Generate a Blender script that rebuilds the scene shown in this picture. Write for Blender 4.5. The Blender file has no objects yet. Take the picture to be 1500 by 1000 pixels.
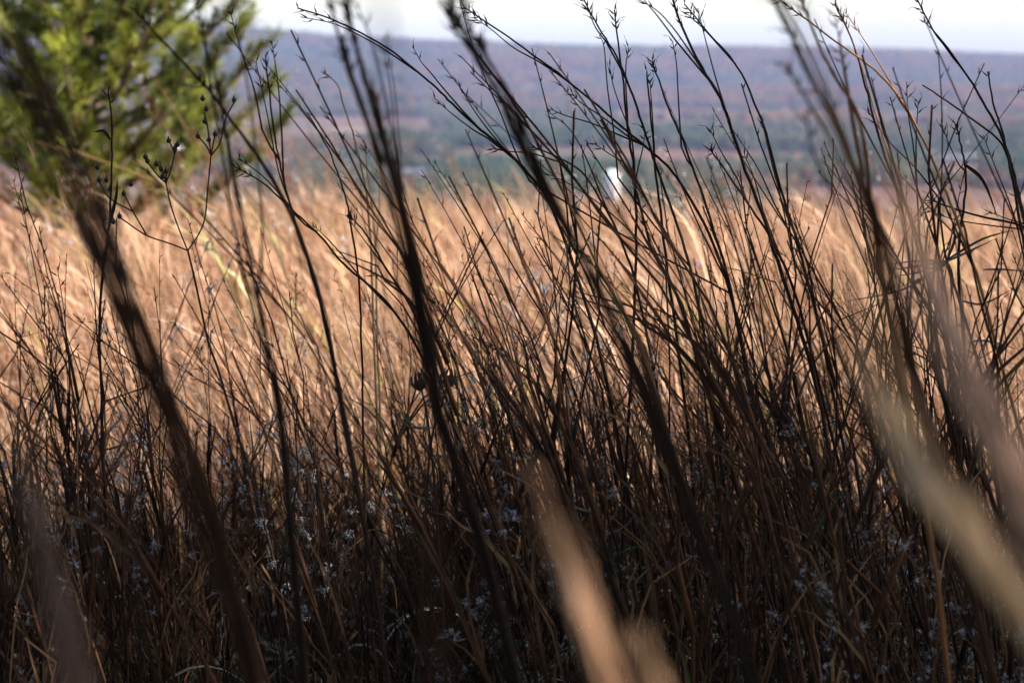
import bpy, math, random
import numpy as np
from mathutils import Vector

random.seed(7)
RNG = np.random.default_rng(7)
sc = bpy.context.scene
COL = sc.collection

# ---------------------------------------------------------------- camera
EYE = 0.72                      # crouching photographer among the grass
LENS = 85.0
FPX = 1500 * LENS / 36.0        # focal length in pixels of the 1500 px frame
HORIZON_PX = 95.0
PITCH = math.atan((500 - HORIZON_PX) / FPX)
cam_d = bpy.data.cameras.new('camera')
cam = bpy.data.objects.new('camera', cam_d)
COL.objects.link(cam)
cam.location = (0, 0, EYE)
cam.rotation_euler = (math.pi / 2 - PITCH, 0, 0)
cam_d.lens = LENS
cam_d.sensor_width = 36
cam_d.clip_start = 0.02
cam_d.clip_end = 40000
cam_d.dof.use_dof = True
cam_d.dof.focus_distance = 2.42
cam_d.dof.aperture_fstop = 10.0
sc.camera = cam

# ---------------------------------------------------------------- light
SUN_EL = math.radians(38)
SUN_AZ = math.radians(-14)      # from +X, a little behind the camera
TO_SUN = Vector((math.cos(SUN_EL) * math.cos(SUN_AZ), math.cos(SUN_EL) * math.sin(SUN_AZ), math.sin(SUN_EL)))
w = bpy.data.worlds.new('World')
sc.world = w
w.use_nodes = True
nt = w.node_tree
sky = nt.nodes.new('ShaderNodeTexSky')
sky.sky_type = 'NISHITA'
sky.sun_disc = False
sky.sun_elevation = SUN_EL
sky.sun_rotation = math.atan2(TO_SUN.x, TO_SUN.y)
sky.altitude = 300
sky.air_density = 1.1
sky.dust_density = 2.0
sky.ozone_density = 0.2
nt.links.new(sky.outputs[0], nt.nodes['Background'].inputs[0])
nt.nodes['Background'].inputs[1].default_value = 0.15
sd = bpy.data.lights.new('sun', 'SUN')
sun = bpy.data.objects.new('sun', sd)
COL.objects.link(sun)
sd.energy = 4.8
sd.angle = math.radians(0.53)
sd.color = (1.0, 0.93, 0.82)
sun.rotation_euler = (-TO_SUN).to_track_quat('-Z', 'Y').to_euler()
sun.location = (20, -5, 20)
sc.view_settings.view_transform = 'Standard'
sc.view_settings.look = 'None'
sc.view_settings.exposure = 1.38
sc.view_settings.gamma = 1.0
sc.view_settings.use_curve_mapping = False
sc.render.engine = 'CYCLES'
sc.cycles.use_denoising = True
sc.cycles.max_bounces = 6
sc.cycles.transparent_max_bounces = 8
sc.cycles.volume_bounces = 0

# ---------------------------------------------------------------- helpers
FWD = Vector((0, math.cos(PITCH), -math.sin(PITCH)))
UP = Vector((0, math.sin(PITCH), math.cos(PITCH)))


def at(px, py, Y):
    """the point on the upright plane y = Y that shows at pixel (px, py)"""
    d = FWD + Vector((1, 0, 0)) * ((px - 750) / FPX) + UP * ((500 - py) / FPX)
    return Vector((0, 0, EYE)) + d * (Y / d.y)


def smooth(a, b, x):
    t = np.clip((np.asarray(x, float) - a) / (b - a), 0, 1)
    return t * t * (3 - 2 * t)


def vnoise(x, y, s, seed=0):
    """smooth lattice noise in -1..1"""
    x = np.asarray(x, float) / s; y = np.asarray(y, float) / s
    xi = np.floor(x); yi = np.floor(y)
    fx = x - xi; fy = y - yi
    fx = fx * fx * (3 - 2 * fx); fy = fy * fy * (3 - 2 * fy)
    def h(a, b):
        v = np.sin(a * 127.1 + b * 311.7 + seed * 74.7) * 43758.5453
        return (v - np.floor(v)) * 2 - 1
    return (h(xi, yi) * (1 - fx) + h(xi + 1, yi) * fx) * (1 - fy) + (h(xi, yi + 1) * (1 - fx) + h(xi + 1, yi + 1) * fx) * fy


VALLEY = -105.0


def ground(x, y):
    x = np.asarray(x, float); y = np.asarray(y, float)
    yp = np.maximum(y, 0)
    near = -(0.016 * yp + 0.00186 * yp ** 2)
    y1 = 60.0
    z1 = -(0.016 * y1 + 0.00186 * y1 ** 2)
    slope = 0.016 + 2 * 0.00186 * y1
    far = z1 - slope * (yp - y1)
    h = np.where(yp < y1, near, far)
    floor_ = VALLEY + 7 * vnoise(x, y, 900, 1) * smooth(900, 1800, yp) + 4 * vnoise(x, y, 330, 2) * smooth(700, 1400, yp)
    k = 12.0
    h = np.where(yp < 200, h, np.maximum(h, floor_) + k * np.exp(-np.abs(h - floor_) / k) * 0.5)
    # low foothills, then the long ridge whose crest falls from left to right
    foot = (26 + 16 * vnoise(x, y, 1300, 5)) * smooth(4700, 5900, yp)
    ang = x / np.maximum(yp, 1)
    crest = 72 - 320 * ang + 7 * vnoise(x, 0 * x, 600, 3) + 4 * vnoise(x, 0 * x, 210, 4)
    crest = np.clip(crest, -30, 150)
    ridge = (crest - VALLEY - 26) * smooth(6000, 8600, yp + 350 * vnoise(x, y, 1100, 6))
    h = h + foot + ridge
    h = h + 0.03 * vnoise(x, y, 1.7, 9) * (yp < 200) * smooth(0.0, 4.0, np.hypot(x, y))
    return h


def gz(x, y):
    return float(ground(np.array([x]), np.array([y]))[0])


class MB:
    """collects tubes, blades and quads; build() links them as one mesh object"""
    def __init__(self):
        self.v = []; self.f = []; self.c = []; self.n = 0

    def add(self, verts, faces, col):
        verts = [tuple(p) for p in verts]
        self.v += verts
        self.f += [tuple(i + self.n for i in fc) for fc in faces]
        if isinstance(col[0], (int, float, np.floating)):
            col = [col] * len(verts)
        self.c += list(col)
        self.n += len(verts)

    def tube(self, pts, rad, col, sides=5, cap=True):
        pts = [Vector(p) for p in pts]
        n = len(pts)
        if isinstance(rad, (int, float)):
            rad = [rad] * n
        V = []; F = []; Cc = []
        ref = Vector((0.31, 1, 0.17)).normalized()
        for i, p in enumerate(pts):
            t = (pts[min(i + 1, n - 1)] - pts[max(i - 1, 0)])
            if t.length < 1e-9:
                t = Vector((0, 0, 1))
            t.normalize()
            a = t.cross(ref)
            if a.length < 1e-3:
                a = t.cross(Vector((1, 0, 0)))
            a.normalize()
            b = t.cross(a)
            cc = col[i] if not isinstance(col[0], (int, float)) else col
            for k in range(sides):
                th = 2 * math.pi * k / sides
                V.append(p + (a * math.cos(th) + b * math.sin(th)) * rad[i])
                Cc.append(cc)
        for i in range(n - 1):
            for k in range(sides):
                k2 = (k + 1) % sides
                F.append((i * sides + k, i * sides + k2, (i + 1) * sides + k2, (i + 1) * sides + k))
        if cap:
            F.append(tuple(range(sides))[::-1])
            F.append(tuple((n - 1) * sides + k for k in range(sides)))
        self.add(V, F, Cc)

    def blade(self, pts, width, col, face=Vector((0, -1, 0)), fold=0.35):
        """a folded grass leaf: V section, tapering to a point"""
        pts = [Vector(p) for p in pts]
        n = len(pts)
        V = []; F = []; Cc = []
        for i, p in enumerate(pts):
            s = i / (n - 1)
            t = (pts[min(i + 1, n - 1)] - pts[max(i - 1, 0)]).normalized()
            a = t.cross(face)
            if a.length < 1e-3:
                a = t.cross(Vector((1, 0, 0)))
            a.normalize()
            b = a.cross(t).normalized()
            wv = width * (0.55 + 0.45 * min(1, s * 5)) * (1 - s ** 2.2) * 0.5 + width * 0.02
            cc = col[i] if not isinstance(col[0], (int, float)) else col
            V += [p - a * wv + b * wv * fold, p, p + a * wv + b * wv * fold]
            Cc += [cc] * 3
        for i in range(n - 1):
            j = i * 3
            F.append((j, j + 1, j + 4, j + 3))
            F.append((j + 1, j + 2, j + 5, j + 4))
        self.add(V, F, Cc)

    def spike(self, p, d, r, col):
        """a slim three-sided spindle: awn, spikelet or needle"""
        p = Vector(p); d = Vector(d)
        t = d.normalized()
        a = t.cross(Vector((0.3, 0.9, 0.2))).normalized()
        b = t.cross(a)
        m = p + d * 0.35
        ring = [m + (a * math.cos(q) + b * math.sin(q)) * r for q in (0, 2.094, 4.189)]
        self.add([p] + ring + [p + d], [(0, 2, 1), (0, 3, 2), (0, 1, 3), (4, 1, 2), (4, 2, 3), (4, 3, 1)], col)

    def mesh(self, name, mat, smooth_=True):
        me = bpy.data.meshes.new(name)
        me.from_pydata(self.v, [], self.f)
        a = me.color_attributes.new('col', 'FLOAT_COLOR', 'POINT')
        arr = np.ones((len(self.v), 4), np.float32)
        arr[:, :3] = np.array(self.c, np.float32)[:, :3]
        a.data.foreach_set('color', arr.ravel())
        me.materials.append(mat)
        if smooth_:
            me.polygons.foreach_set('use_smooth', np.ones(len(me.polygons), bool))
        me.update()
        return me

    def build(self, name, mat, parent=None, smooth_=True):
        o = bpy.data.objects.new(name, self.mesh(name, mat, smooth_))
        COL.objects.link(o)
        if parent is not None:
            o.parent = parent
        return o


def tag(o, label=None, cat=None, group=None, kind=None):
    if label: o['label'] = label
    if cat: o['category'] = cat
    if group: o['group'] = group
    if kind: o['kind'] = kind
    return o


def empty(name, loc=(0, 0, 0)):
    o = bpy.data.objects.new(name, None)
    o.empty_display_size = 0.05
    o.location = loc
    COL.objects.link(o)
    return o


def catmull(pts, per=5):
    pts = [Vector(p) for p in pts]
    if len(pts) < 3:
        return [pts[0].lerp(pts[-1], i / per) for i in range(per + 1)]
    P = [pts[0] * 2 - pts[1]] + pts + [pts[-1] * 2 - pts[-2]]
    out = []
    for i in range(1, len(P) - 2):
        a, b, c, d = P[i - 1], P[i], P[i + 1], P[i + 2]
        for k in range(per):
            t = k / per
            out.append(0.5 * ((2 * b) + (c - a) * t + (2 * a - 5 * b + 4 * c - d) * t * t + (3 * b - a - 3 * c + d) * t ** 3))
    out.append(pts[-1])
    return out


# ---------------------------------------------------------------- materials
def base_mat(name, rough=0.6, transl=0.0, noise_scale=0, noise_amt=0.0, spec=0.3, rand=0.0, attr='col'):
    m = bpy.data.materials.new(name)
    m.use_nodes = True
    t = m.node_tree
    for n in list(t.nodes):
        t.nodes.remove(n)
    out = t.nodes.new('ShaderNodeOutputMaterial')
    p = t.nodes.new('ShaderNodeBsdfPrincipled')
    p.inputs['Roughness'].default_value = rough
    p.inputs['Specular IOR Level'].default_value = spec
    at_ = t.nodes.new('ShaderNodeAttribute')
    at_.attribute_name = attr
    src = at_.outputs['Color']
    if noise_amt:
        nz = t.nodes.new('ShaderNodeTexNoise')
        nz.inputs['Scale'].default_value = noise_scale
        nz.inputs['Detail'].default_value = 3
        tc = t.nodes.new('ShaderNodeTexCoord')
        t.links.new(tc.outputs['Object'], nz.inputs['Vector'])
        mr = t.nodes.new('ShaderNodeMapRange')
        mr.inputs[1].default_value = 0.25; mr.inputs[2].default_value = 0.75
        mr.inputs[3].default_value = 1 - noise_amt; mr.inputs[4].default_value = 1 + noise_amt
        t.links.new(nz.outputs['Fac'], mr.inputs[0])
        mx = t.nodes.new('ShaderNodeMix')
        mx.data_type = 'RGBA'; mx.blend_type = 'MULTIPLY'; mx.inputs[0].default_value = 1
        t.links.new(src, mx.inputs[6])
        t.links.new(mr.outputs[0], mx.inputs[7])
        src = mx.outputs[2]
    if rand:
        oi = t.nodes.new('ShaderNodeObjectInfo')
        mr = t.nodes.new('ShaderNodeMapRange')
        mr.inputs[3].default_value = 1 - rand; mr.inputs[4].default_value = 1 + rand
        t.links.new(oi.outputs['Random'], mr.inputs[0])
        mx = t.nodes.new('ShaderNodeMix')
        mx.data_type = 'RGBA'; mx.blend_type = 'MULTIPLY'; mx.inputs[0].default_value = 1
        t.links.new(src, mx.inputs[6])
        t.links.new(mr.outputs[0], mx.inputs[7])
        src = mx.outputs[2]
    t.links.new(src, p.inputs['Base Color'])
    if transl:
        tr = t.nodes.new('ShaderNodeBsdfTranslucent')
        t.links.new(src, tr.inputs['Color'])
        ms = t.nodes.new('ShaderNodeMixShader')
        ms.inputs[0].default_value = transl
        t.links.new(p.outputs[0], ms.inputs[1])
        t.links.new(tr.outputs[0], ms.inputs[2])
        t.links.new(ms.outputs[0], out.inputs['Surface'])
    else:
        t.links.new(p.outputs[0], out.inputs['Surface'])
    return m


M_CULM = base_mat('dry_culm', 0.8, 0.0, 60, 0.35, 0.08)
M_BLADE = base_mat('dry_blade', 0.75, 0.3, 40, 0.3, 0.1)
M_FUZZ = base_mat('seed_fuzz', 0.8, 0.35, 0, 0, 0.1)
M_FIELD = base_mat('field_stalks', 0.75, 0.3, 0, 0, 0.1, rand=0.3)
M_LEAF = base_mat('green_leaf', 0.5, 0.3, 20, 0.3, 0.3)
M_BARK = base_mat('bark', 0.9, 0.0, 25, 0.4, 0.1)
M_NEEDLE = base_mat('pine_needles', 0.5, 0.4, 3, 0.3, 0.4)
M_HEAD = base_mat('seed_head', 0.7, 0.0, 80, 0.3, 0.2)
M_WOOD = base_mat('far_wood', 0.9, 0.0, 0, 0, 0.05, rand=0.25)
M_PAINT = base_mat('white_paint', 0.45, 0.0, 0.4, 0.06, 0.4)

# ---------------------------------------------------------------- ground sheet
def ground_material():
    m = bpy.data.materials.new('earth_and_valley')
    m.use_nodes = True
    t = m.node_tree
    p = t.nodes['Principled BSDF']
    p.inputs['Roughness'].default_value = 0.95
    p.inputs['Specular IOR Level'].default_value = 0.1
    geo = t.nodes.new('ShaderNodeNewGeometry')
    def noise(scale, detail=5):
        n = t.nodes.new('ShaderNodeTexNoise')
        n.inputs['Scale'].default_value = scale
        n.inputs['Detail'].default_value = detail
        t.links.new(geo.outputs['Position'], n.inputs['Vector'])
        return n
    def ramp(src, stops):
        r = t.nodes.new('ShaderNodeValToRGB')
        e = r.color_ramp.elements
        while len(e) < len(stops):
            e.new(0.5)
        for el, (pos, c) in zip(e, stops):
            el.position = pos; el.color = (*c, 1)
        t.links.new(src, r.inputs[0])
        return r
    near = ramp(noise(9.0).outputs['Fac'], [(0.3, (0.018, 0.013, 0.010)), (0.5, (0.04, 0.028, 0.018)), (0.7, (0.09, 0.06, 0.035))])
    forest = ramp(noise(0.0042, 6).outputs['Fac'], [(0.30, (0.025, 0.035, 0.016)), (0.42, (0.06, 0.05, 0.025)), (0.5, (0.11, 0.05, 0.028)),
                                                    (0.6, (0.09, 0.045, 0.03)), (0.68, (0.17, 0.14, 0.08))])
    sep = t.nodes.new('ShaderNodeSeparateXYZ')
    t.links.new(geo.outputs['Position'], sep.inputs[0])
    mr = t.nodes.new('ShaderNodeMapRange')
    mr.inputs[1].default_value = 120; mr.inputs[2].default_value = 500
    t.links.new(sep.outputs['Y'], mr.inputs[0])
    mx = t.nodes.new('ShaderNodeMix'); mx.data_type = 'RGBA'
    t.links.new(mr.outputs[0], mx.inputs[0])
    t.links.new(near.outputs[0], mx.inputs[6])
    t.links.new(forest.outputs[0], mx.inputs[7])
    t.links.new(mx.outputs[2], p.inputs['Base Color'])
    return m


def build_ground():
    rs = np.concatenate([[0.0], np.geomspace(0.3, 14000, 190)])
    # finer rings in the direction of view
    ang = np.concatenate([np.linspace(-0.35, 0.35, 121), np.linspace(0.35, 2 * math.pi - 0.35, 60)[1:-1]])
    na = len(ang)
    R, A = np.meshgrid(rs[1:], ang, indexing='ij')
    X = (R * np.sin(A)).ravel(); Y = (R * np.cos(A)).ravel()
    Z = ground(X, Y)
    V = [(0, 0, 0)] + list(zip(X, Y, Z))
    F = []
    for k in range(na):
        F.append((0, 1 + (k + 1) % na, 1 + k))
    for i in range(len(rs) - 2):
        b = 1 + i * na
        for k in range(na):
            k2 = (k + 1) % na
            F.append((b + k, b + k2, b + na + k2, b + na + k))
    me = bpy.data.meshes.new('ground')
    me.from_pydata(V, [], F)
    me.polygons.foreach_set('use_smooth', np.ones(len(me.polygons), bool))
    me.materials.append(ground_material())
    me.update()
    o = bpy.data.objects.new('ground', me)
    COL.objects.link(o)
    tag(o, kind='structure')
    return o


build_ground()


# ---------------------------------------------------------------- scattering of uncountable stuff
def scatter(name, label, cat, P, rot, scl, variants):
    """one object: variants instanced on its points by geometry nodes"""
    me = bpy.data.meshes.new(name)
    n = len(P)
    me.vertices.add(n)
    me.vertices.foreach_set('co', np.asarray(P, np.float32).ravel())
    a = me.attributes.new('rot', 'FLOAT_VECTOR', 'POINT'); a.data.foreach_set('vector', np.asarray(rot, np.float32).ravel())
    a = me.attributes.new('scl', 'FLOAT_VECTOR', 'POINT'); a.data.foreach_set('vector', np.asarray(scl, np.float32).ravel())
    a = me.attributes.new('var', 'INT', 'POINT'); a.data.foreach_set('value', RNG.integers(0, len(variants), n).astype(np.int32))
    me.update()
    o = bpy.data.objects.new(name, me)
    COL.objects.link(o)
    tag(o, label, cat, kind='stuff')
    c = bpy.data.collections.new(name + '_pieces')
    for i, vm in enumerate(variants):
        c.objects.link(bpy.data.objects.new('%s_piece_%02d' % (name, i), vm))
    g = bpy.data.node_groups.new(name, 'GeometryNodeTree')
    g.interface.new_socket('Geometry', in_out='INPUT', socket_type='NodeSocketGeometry')
    g.interface.new_socket('Geometry', in_out='OUTPUT', socket_type='NodeSocketGeometry')
    gi = g.nodes.new('NodeGroupInput'); go = g.nodes.new('NodeGroupOutput')
    ip = g.nodes.new('GeometryNodeInstanceOnPoints')
    ci = g.nodes.new('GeometryNodeCollectionInfo')
    ci.inputs['Collection'].default_value = c
    ci.inputs['Separate Children'].default_value = True
    ci.inputs['Reset Children'].default_value = True
    def attr(nm, ty):
        x = g.nodes.new('GeometryNodeInputNamedAttribute')
        x.data_type = ty
        x.inputs['Name'].default_value = nm
        return x.outputs['Attribute']
    g.links.new(gi.outputs[0], ip.inputs['Points'])
    g.links.new(ci.outputs[0], ip.inputs['Instance'])
    ip.inputs['Pick Instance'].default_value = True
    g.links.new(attr('var', 'INT'), ip.inputs['Instance Index'])
    er = g.nodes.new('FunctionNodeEulerToRotation')
    g.links.new(attr('rot', 'FLOAT_VECTOR'), er.inputs[0])
    g.links.new(er.outputs[0], ip.inputs['Rotation'])
    g.links.new(attr('scl', 'FLOAT_VECTOR'), ip.inputs['Scale'])
    g.links.new(ip.outputs[0], go.inputs[0])
    o.modifiers.new('scatter', 'NODES').node_group = g
    return o


def u(a, b):
    return random.uniform(a, b)


# ---------------------------------------------------------------- the far wood
def far_tree(kind):
    mb = MB()
    pal = [[(0.035, 0.055, 0.022), (0.05, 0.07, 0.03)], [(0.15, 0.065, 0.03), (0.18, 0.08, 0.035)], [(0.13, 0.075, 0.035), (0.17, 0.1, 0.05)],
           [(0.19, 0.14, 0.05), (0.15, 0.12, 0.045)], [(0.11, 0.095, 0.06), (0.085, 0.085, 0.045)]][kind]
    for k in range(7):
        c = Vector((u(-.32, .32), u(-.32, .32), u(.3, .85)))
        r = u(.2, .34)
        V = []; F = []
        rings = 4; seg = 6
        V.append(c + Vector((0, 0, r * u(.8, 1.1))))
        for i in range(1, rings):
            th = math.pi * i / rings
            for j in range(seg):
                ph = 2 * math.pi * j / seg + i * .5
                V.append(c + Vector((math.sin(th) * math.cos(ph), math.sin(th) * math.sin(ph), math.cos(th))) * r * u(.7, 1.2))
        V.append(c - Vector((0, 0, r)))
        for j in range(seg):
            F.append((0, 1 + j, 1 + (j + 1) % seg))
            for i in range(rings - 2):
                b = 1 + i * seg
                F.append((b + j, b + seg + j, b + seg + (j + 1) % seg, b + (j + 1) % seg))
            b = 1 + (rings - 2) * seg
            F.append((b + j, len(V) - 1, b + (j + 1) % seg))
        cc = pal[0]; c2 = pal[1]; t = random.random()
        mb.add(V, F, tuple(.62 * (cc[i] * (1 - t) + c2[i] * t) for i in range(3)))
    mb.tube([(0, 0, -.25), (0, 0, .5)], .03, (0.1, 0.08, 0.06), 4)
    return mb.mesh('far_tree', M_WOOD, False)


def floor_hit(px, py):
    """where the ray through a pixel meets the valley floor"""
    d = FWD + Vector((1, 0, 0)) * ((px - 750) / FPX) + UP * ((500 - py) / FPX)
    Y = 1500.0
    while Y < 8000 and (EYE + d.z / d.y * Y) > gz(d.x / d.y * Y, Y):
        Y += 10
    return d.x / d.y * Y, Y


FARMS = [(1322, 172, 34, 'long pale farm shed below the rusty foothills', (.11, .11, .11)), (1402, 240, 50, 'pale roofed barn in the valley right of the water tank', (.11, .11, .12)),
         (600, 262, 44, 'pale low barn in the valley left of the water tank', (.10, .10, .10))]


def build_far_wood():
    vs = [far_tree(k) for k in (0, 1, 2, 3, 4)]
    P = []; R_ = []; S = []
    per_kind = {k: [] for k in range(5)}
    n = 30000
    ys = np.exp(RNG.uniform(math.log(900), math.log(9300), n * 2))
    xs = RNG.uniform(-0.29, 0.29, n * 2) * ys
    clear = vnoise(xs, ys * 0.55, 300, 21) + 0.5 * vnoise(xs, ys * 0.55, 130, 22)
    thin = np.where(ys < 5200, clear < 0.42, True) & ~((np.abs(xs / ys - 146 / FPX) < .009) & (ys < 1760))
    for fpx, fpy, fw, _, _ in FARMS:          # open land before each farm
        fx, fy = floor_hit(fpx, fpy)
        thin &= ~((np.abs(xs / ys - fx / fy) < .5 * fw / FPX + .003) & (ys > fy * .82) & (ys < fy + 25))
    xs = xs[thin][:n]; ys = ys[thin][:n]
    zs = ground(xs, ys)
    band = vnoise(xs, ys * 0.5, 420, 31) + 0.6 * vnoise(xs, ys, 160, 32) + RNG.normal(0, .22, len(xs))
    red = np.exp(-((ys - 5900) / 900.0) ** 2)
    kind = np.where(band < -0.8, 0, np.where(band < 0.0, 4, np.where(band < .3, 2, np.where(band < .75, 1, 3))))
    kind = np.where((RNG.random(len(xs)) < red * .4), 1, kind)
    size = RNG.uniform(11, 17, len(xs)) * np.clip(ys / 2600, 1, 3.2) ** .8
    for k in range(5):
        m = kind == k
        q = m.sum()
        Pk = np.stack([xs[m], ys[m], zs[m] - 0.5], 1)
        Rk = np.stack([np.zeros(q), np.zeros(q), RNG.uniform(0, 6.28, q)], 1)
        Sk = np.stack([size[m], size[m], np.minimum(size[m], 20) * RNG.uniform(.8, 1.15, q)], 1)
        lab = ['dark green far evergreens scattered over the hazy valley', 'rust red autumn trees massed in the hazy valley and foothills', 'brown autumn trees massed in the hazy valley',
               'yellow autumn trees dotted in the hazy valley', 'bare grey brown trees massed in the hazy valley'][k]
        scatter('far_wood' if k == 0 else 'far_wood.%03d' % k, lab, 'woods', Pk, Rk, Sk, [vs[k]])


build_far_wood()


def water_tank():
    Y = 1750.0
    p = at(896, 290, Y)
    x = p.x
    zb = gz(x, Y)
    zt = at(896, 249, Y).z
    r = 5.4
    root = empty('water_tank', (x, Y, zb))
    tag(root, 'white standpipe water tank with domed top standing in the hazy valley', 'water tank')
    mb = MB()
    H = zt - zb
    prof = [(r * 1.0, -2), (r, H - r * .75)]
    V = []; F = []; seg = 28
    for k in range(2):
        for j in range(seg):
            a = 2 * math.pi * j / seg
            V.append((prof[k][0] * math.cos(a), prof[k][0] * math.sin(a), prof[k][1]))
    for j in range(seg):
        F.append((j, (j + 1) % seg, seg + (j + 1) % seg, seg + j))
    mb.add(V, F, (.62, .62, .62))
    mb.build('shell', M_PAINT, root)
    mb = MB(); V = []; F = []
    for i in range(6):
        th = math.pi / 2 * i / 6
        for j in range(seg):
            a = 2 * math.pi * j / seg
            V.append((r * 1.03 * math.cos(th) * math.cos(a), r * 1.03 * math.cos(th) * math.sin(a), H - r * .75 + r * .75 * math.sin(th)))
    V.append((0, 0, H))
    for i in range(5):
        for j in range(seg):
            F.append((i * seg + j, i * seg + (j + 1) % seg, (i + 1) * seg + (j + 1) % seg, (i + 1) * seg + j))
    for j in range(seg):
        F.append((5 * seg + j, 5 * seg + (j + 1) % seg, 6 * seg))
    mb.add(V, F, (.64, .64, .64))
    mb.build('domed_roof', M_PAINT, root)
    mb = MB()
    for s in (-.3, .3):
        mb.tube([(s, -r - .15, 0), (s, -r - .15, H - r * .7)], .05, (.5, .5, .5), 4)
    for k in range(int(H / 1.2)):
        mb.tube([(-.3, -r - .15, k * 1.2), (.3, -r - .15, k * 1.2)], .03, (.5, .5, .5), 4)
    mb.build('ladder', M_PAINT, root)


water_tank()


def farm_building(px, py, wpx, label, colr):
    x, Y = floor_hit(px, py)                  # its foot meets the valley floor there
    W = min(60, wpx / FPX * Y); D = 14.0; H = 6.0
    root = empty('farm_building', (x, Y, gz(x, Y)))
    tag(root, label, 'building')
    mb = MB()
    mb.add([(-W / 2, -D / 2, -2), (W / 2, -D / 2, -2), (W / 2, D / 2, -2), (-W / 2, D / 2, -2), (-W / 2, -D / 2, H), (W / 2, -D / 2, H), (W / 2, D / 2, H), (-W / 2, D / 2, H),
            (-W / 2, 0, H + 3.2), (W / 2, 0, H + 3.2)],
           [(0, 1, 5, 4), (2, 3, 7, 6), (1, 2, 6, 9, 5), (3, 0, 4, 8, 7)], colr)
    mb.build('wall', M_PAINT, root, False)
    mb = MB()
    e = .6
    for s in (-1, 1):
        yy = s * (D / 2 + e)
        a = [(-W / 2 - e, yy, H - .2), (W / 2 + e, yy, H - .2), (W / 2 + e, 0, H + 3.5), (-W / 2 - e, 0, H + 3.5)]
        b = [(q[0], q[1], q[2] + .25) for q in a]
        mb.add(a + b, [(0, 1, 2, 3), (4, 5, 6, 7), (0, 1, 5, 4), (1, 2, 6, 5), (2, 3, 7, 6), (3, 0, 4, 7)], (.10, .10, .11))
    mb.build('roof', M_PAINT, root, False)
    for k in range(3):
        mb = MB()
        cx = (-.3 + .3 * k) * W
        mb.add([(cx - 1.4, -D / 2 - .06, 1), (cx + 1.4, -D / 2 - .06, 1), (cx + 1.4, -D / 2 - .06, 3.6), (cx - 1.4, -D / 2 - .06, 3.6),
                (cx - 1.4, -D / 2 + .05, 1), (cx + 1.4, -D / 2 + .05, 1), (cx + 1.4, -D / 2 + .05, 3.6), (cx - 1.4, -D / 2 + .05, 3.6)],
               [(0, 1, 2, 3), (0, 4, 5, 1), (1, 5, 6, 2), (2, 6, 7, 3), (3, 7, 4, 0)], (.06, .07, .09))
        mb.build('window', M_PAINT, root, False)


for f_ in FARMS:
    farm_building(*f_)

# ---------------------------------------------------------------- haze
def build_haze():
    mb = MB()
    x0, x1, y0, y1, z0, z1 = -14500, 14500, -14500, 14500, -160, 200
    mb.add([(x0, y0, z0), (x1, y0, z0), (x1, y1, z0), (x0, y1, z0), (x0, y0, z1), (x1, y0, z1), (x1, y1, z1), (x0, y1, z1)],
           [(3, 2, 1, 0), (4, 5, 6, 7), (0, 1, 5, 4), (1, 2, 6, 5), (2, 3, 7, 6), (3, 0, 4, 7)], (1, 1, 1))
    m = bpy.data.materials.new('haze_air')
    m.use_nodes = True
    t = m.node_tree
    for n in list(t.nodes):
        t.nodes.remove(n)
    out = t.nodes.new('ShaderNodeOutputMaterial')
    v = t.nodes.new('ShaderNodeVolumePrincipled')
    v.inputs['Color'].default_value = (0.46, 0.56, 0.92, 1)
    v.inputs['Density'].default_value = 0.000045
    v.inputs['Anisotropy'].default_value = 0.0
    t.links.new(v.outputs[0], out.inputs['Volume'])
    o = mb.build('haze', m, None, False)
    tag(o, 'thin blue haze filling the air over the valley', 'haze', kind='stuff')


build_haze()

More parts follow.
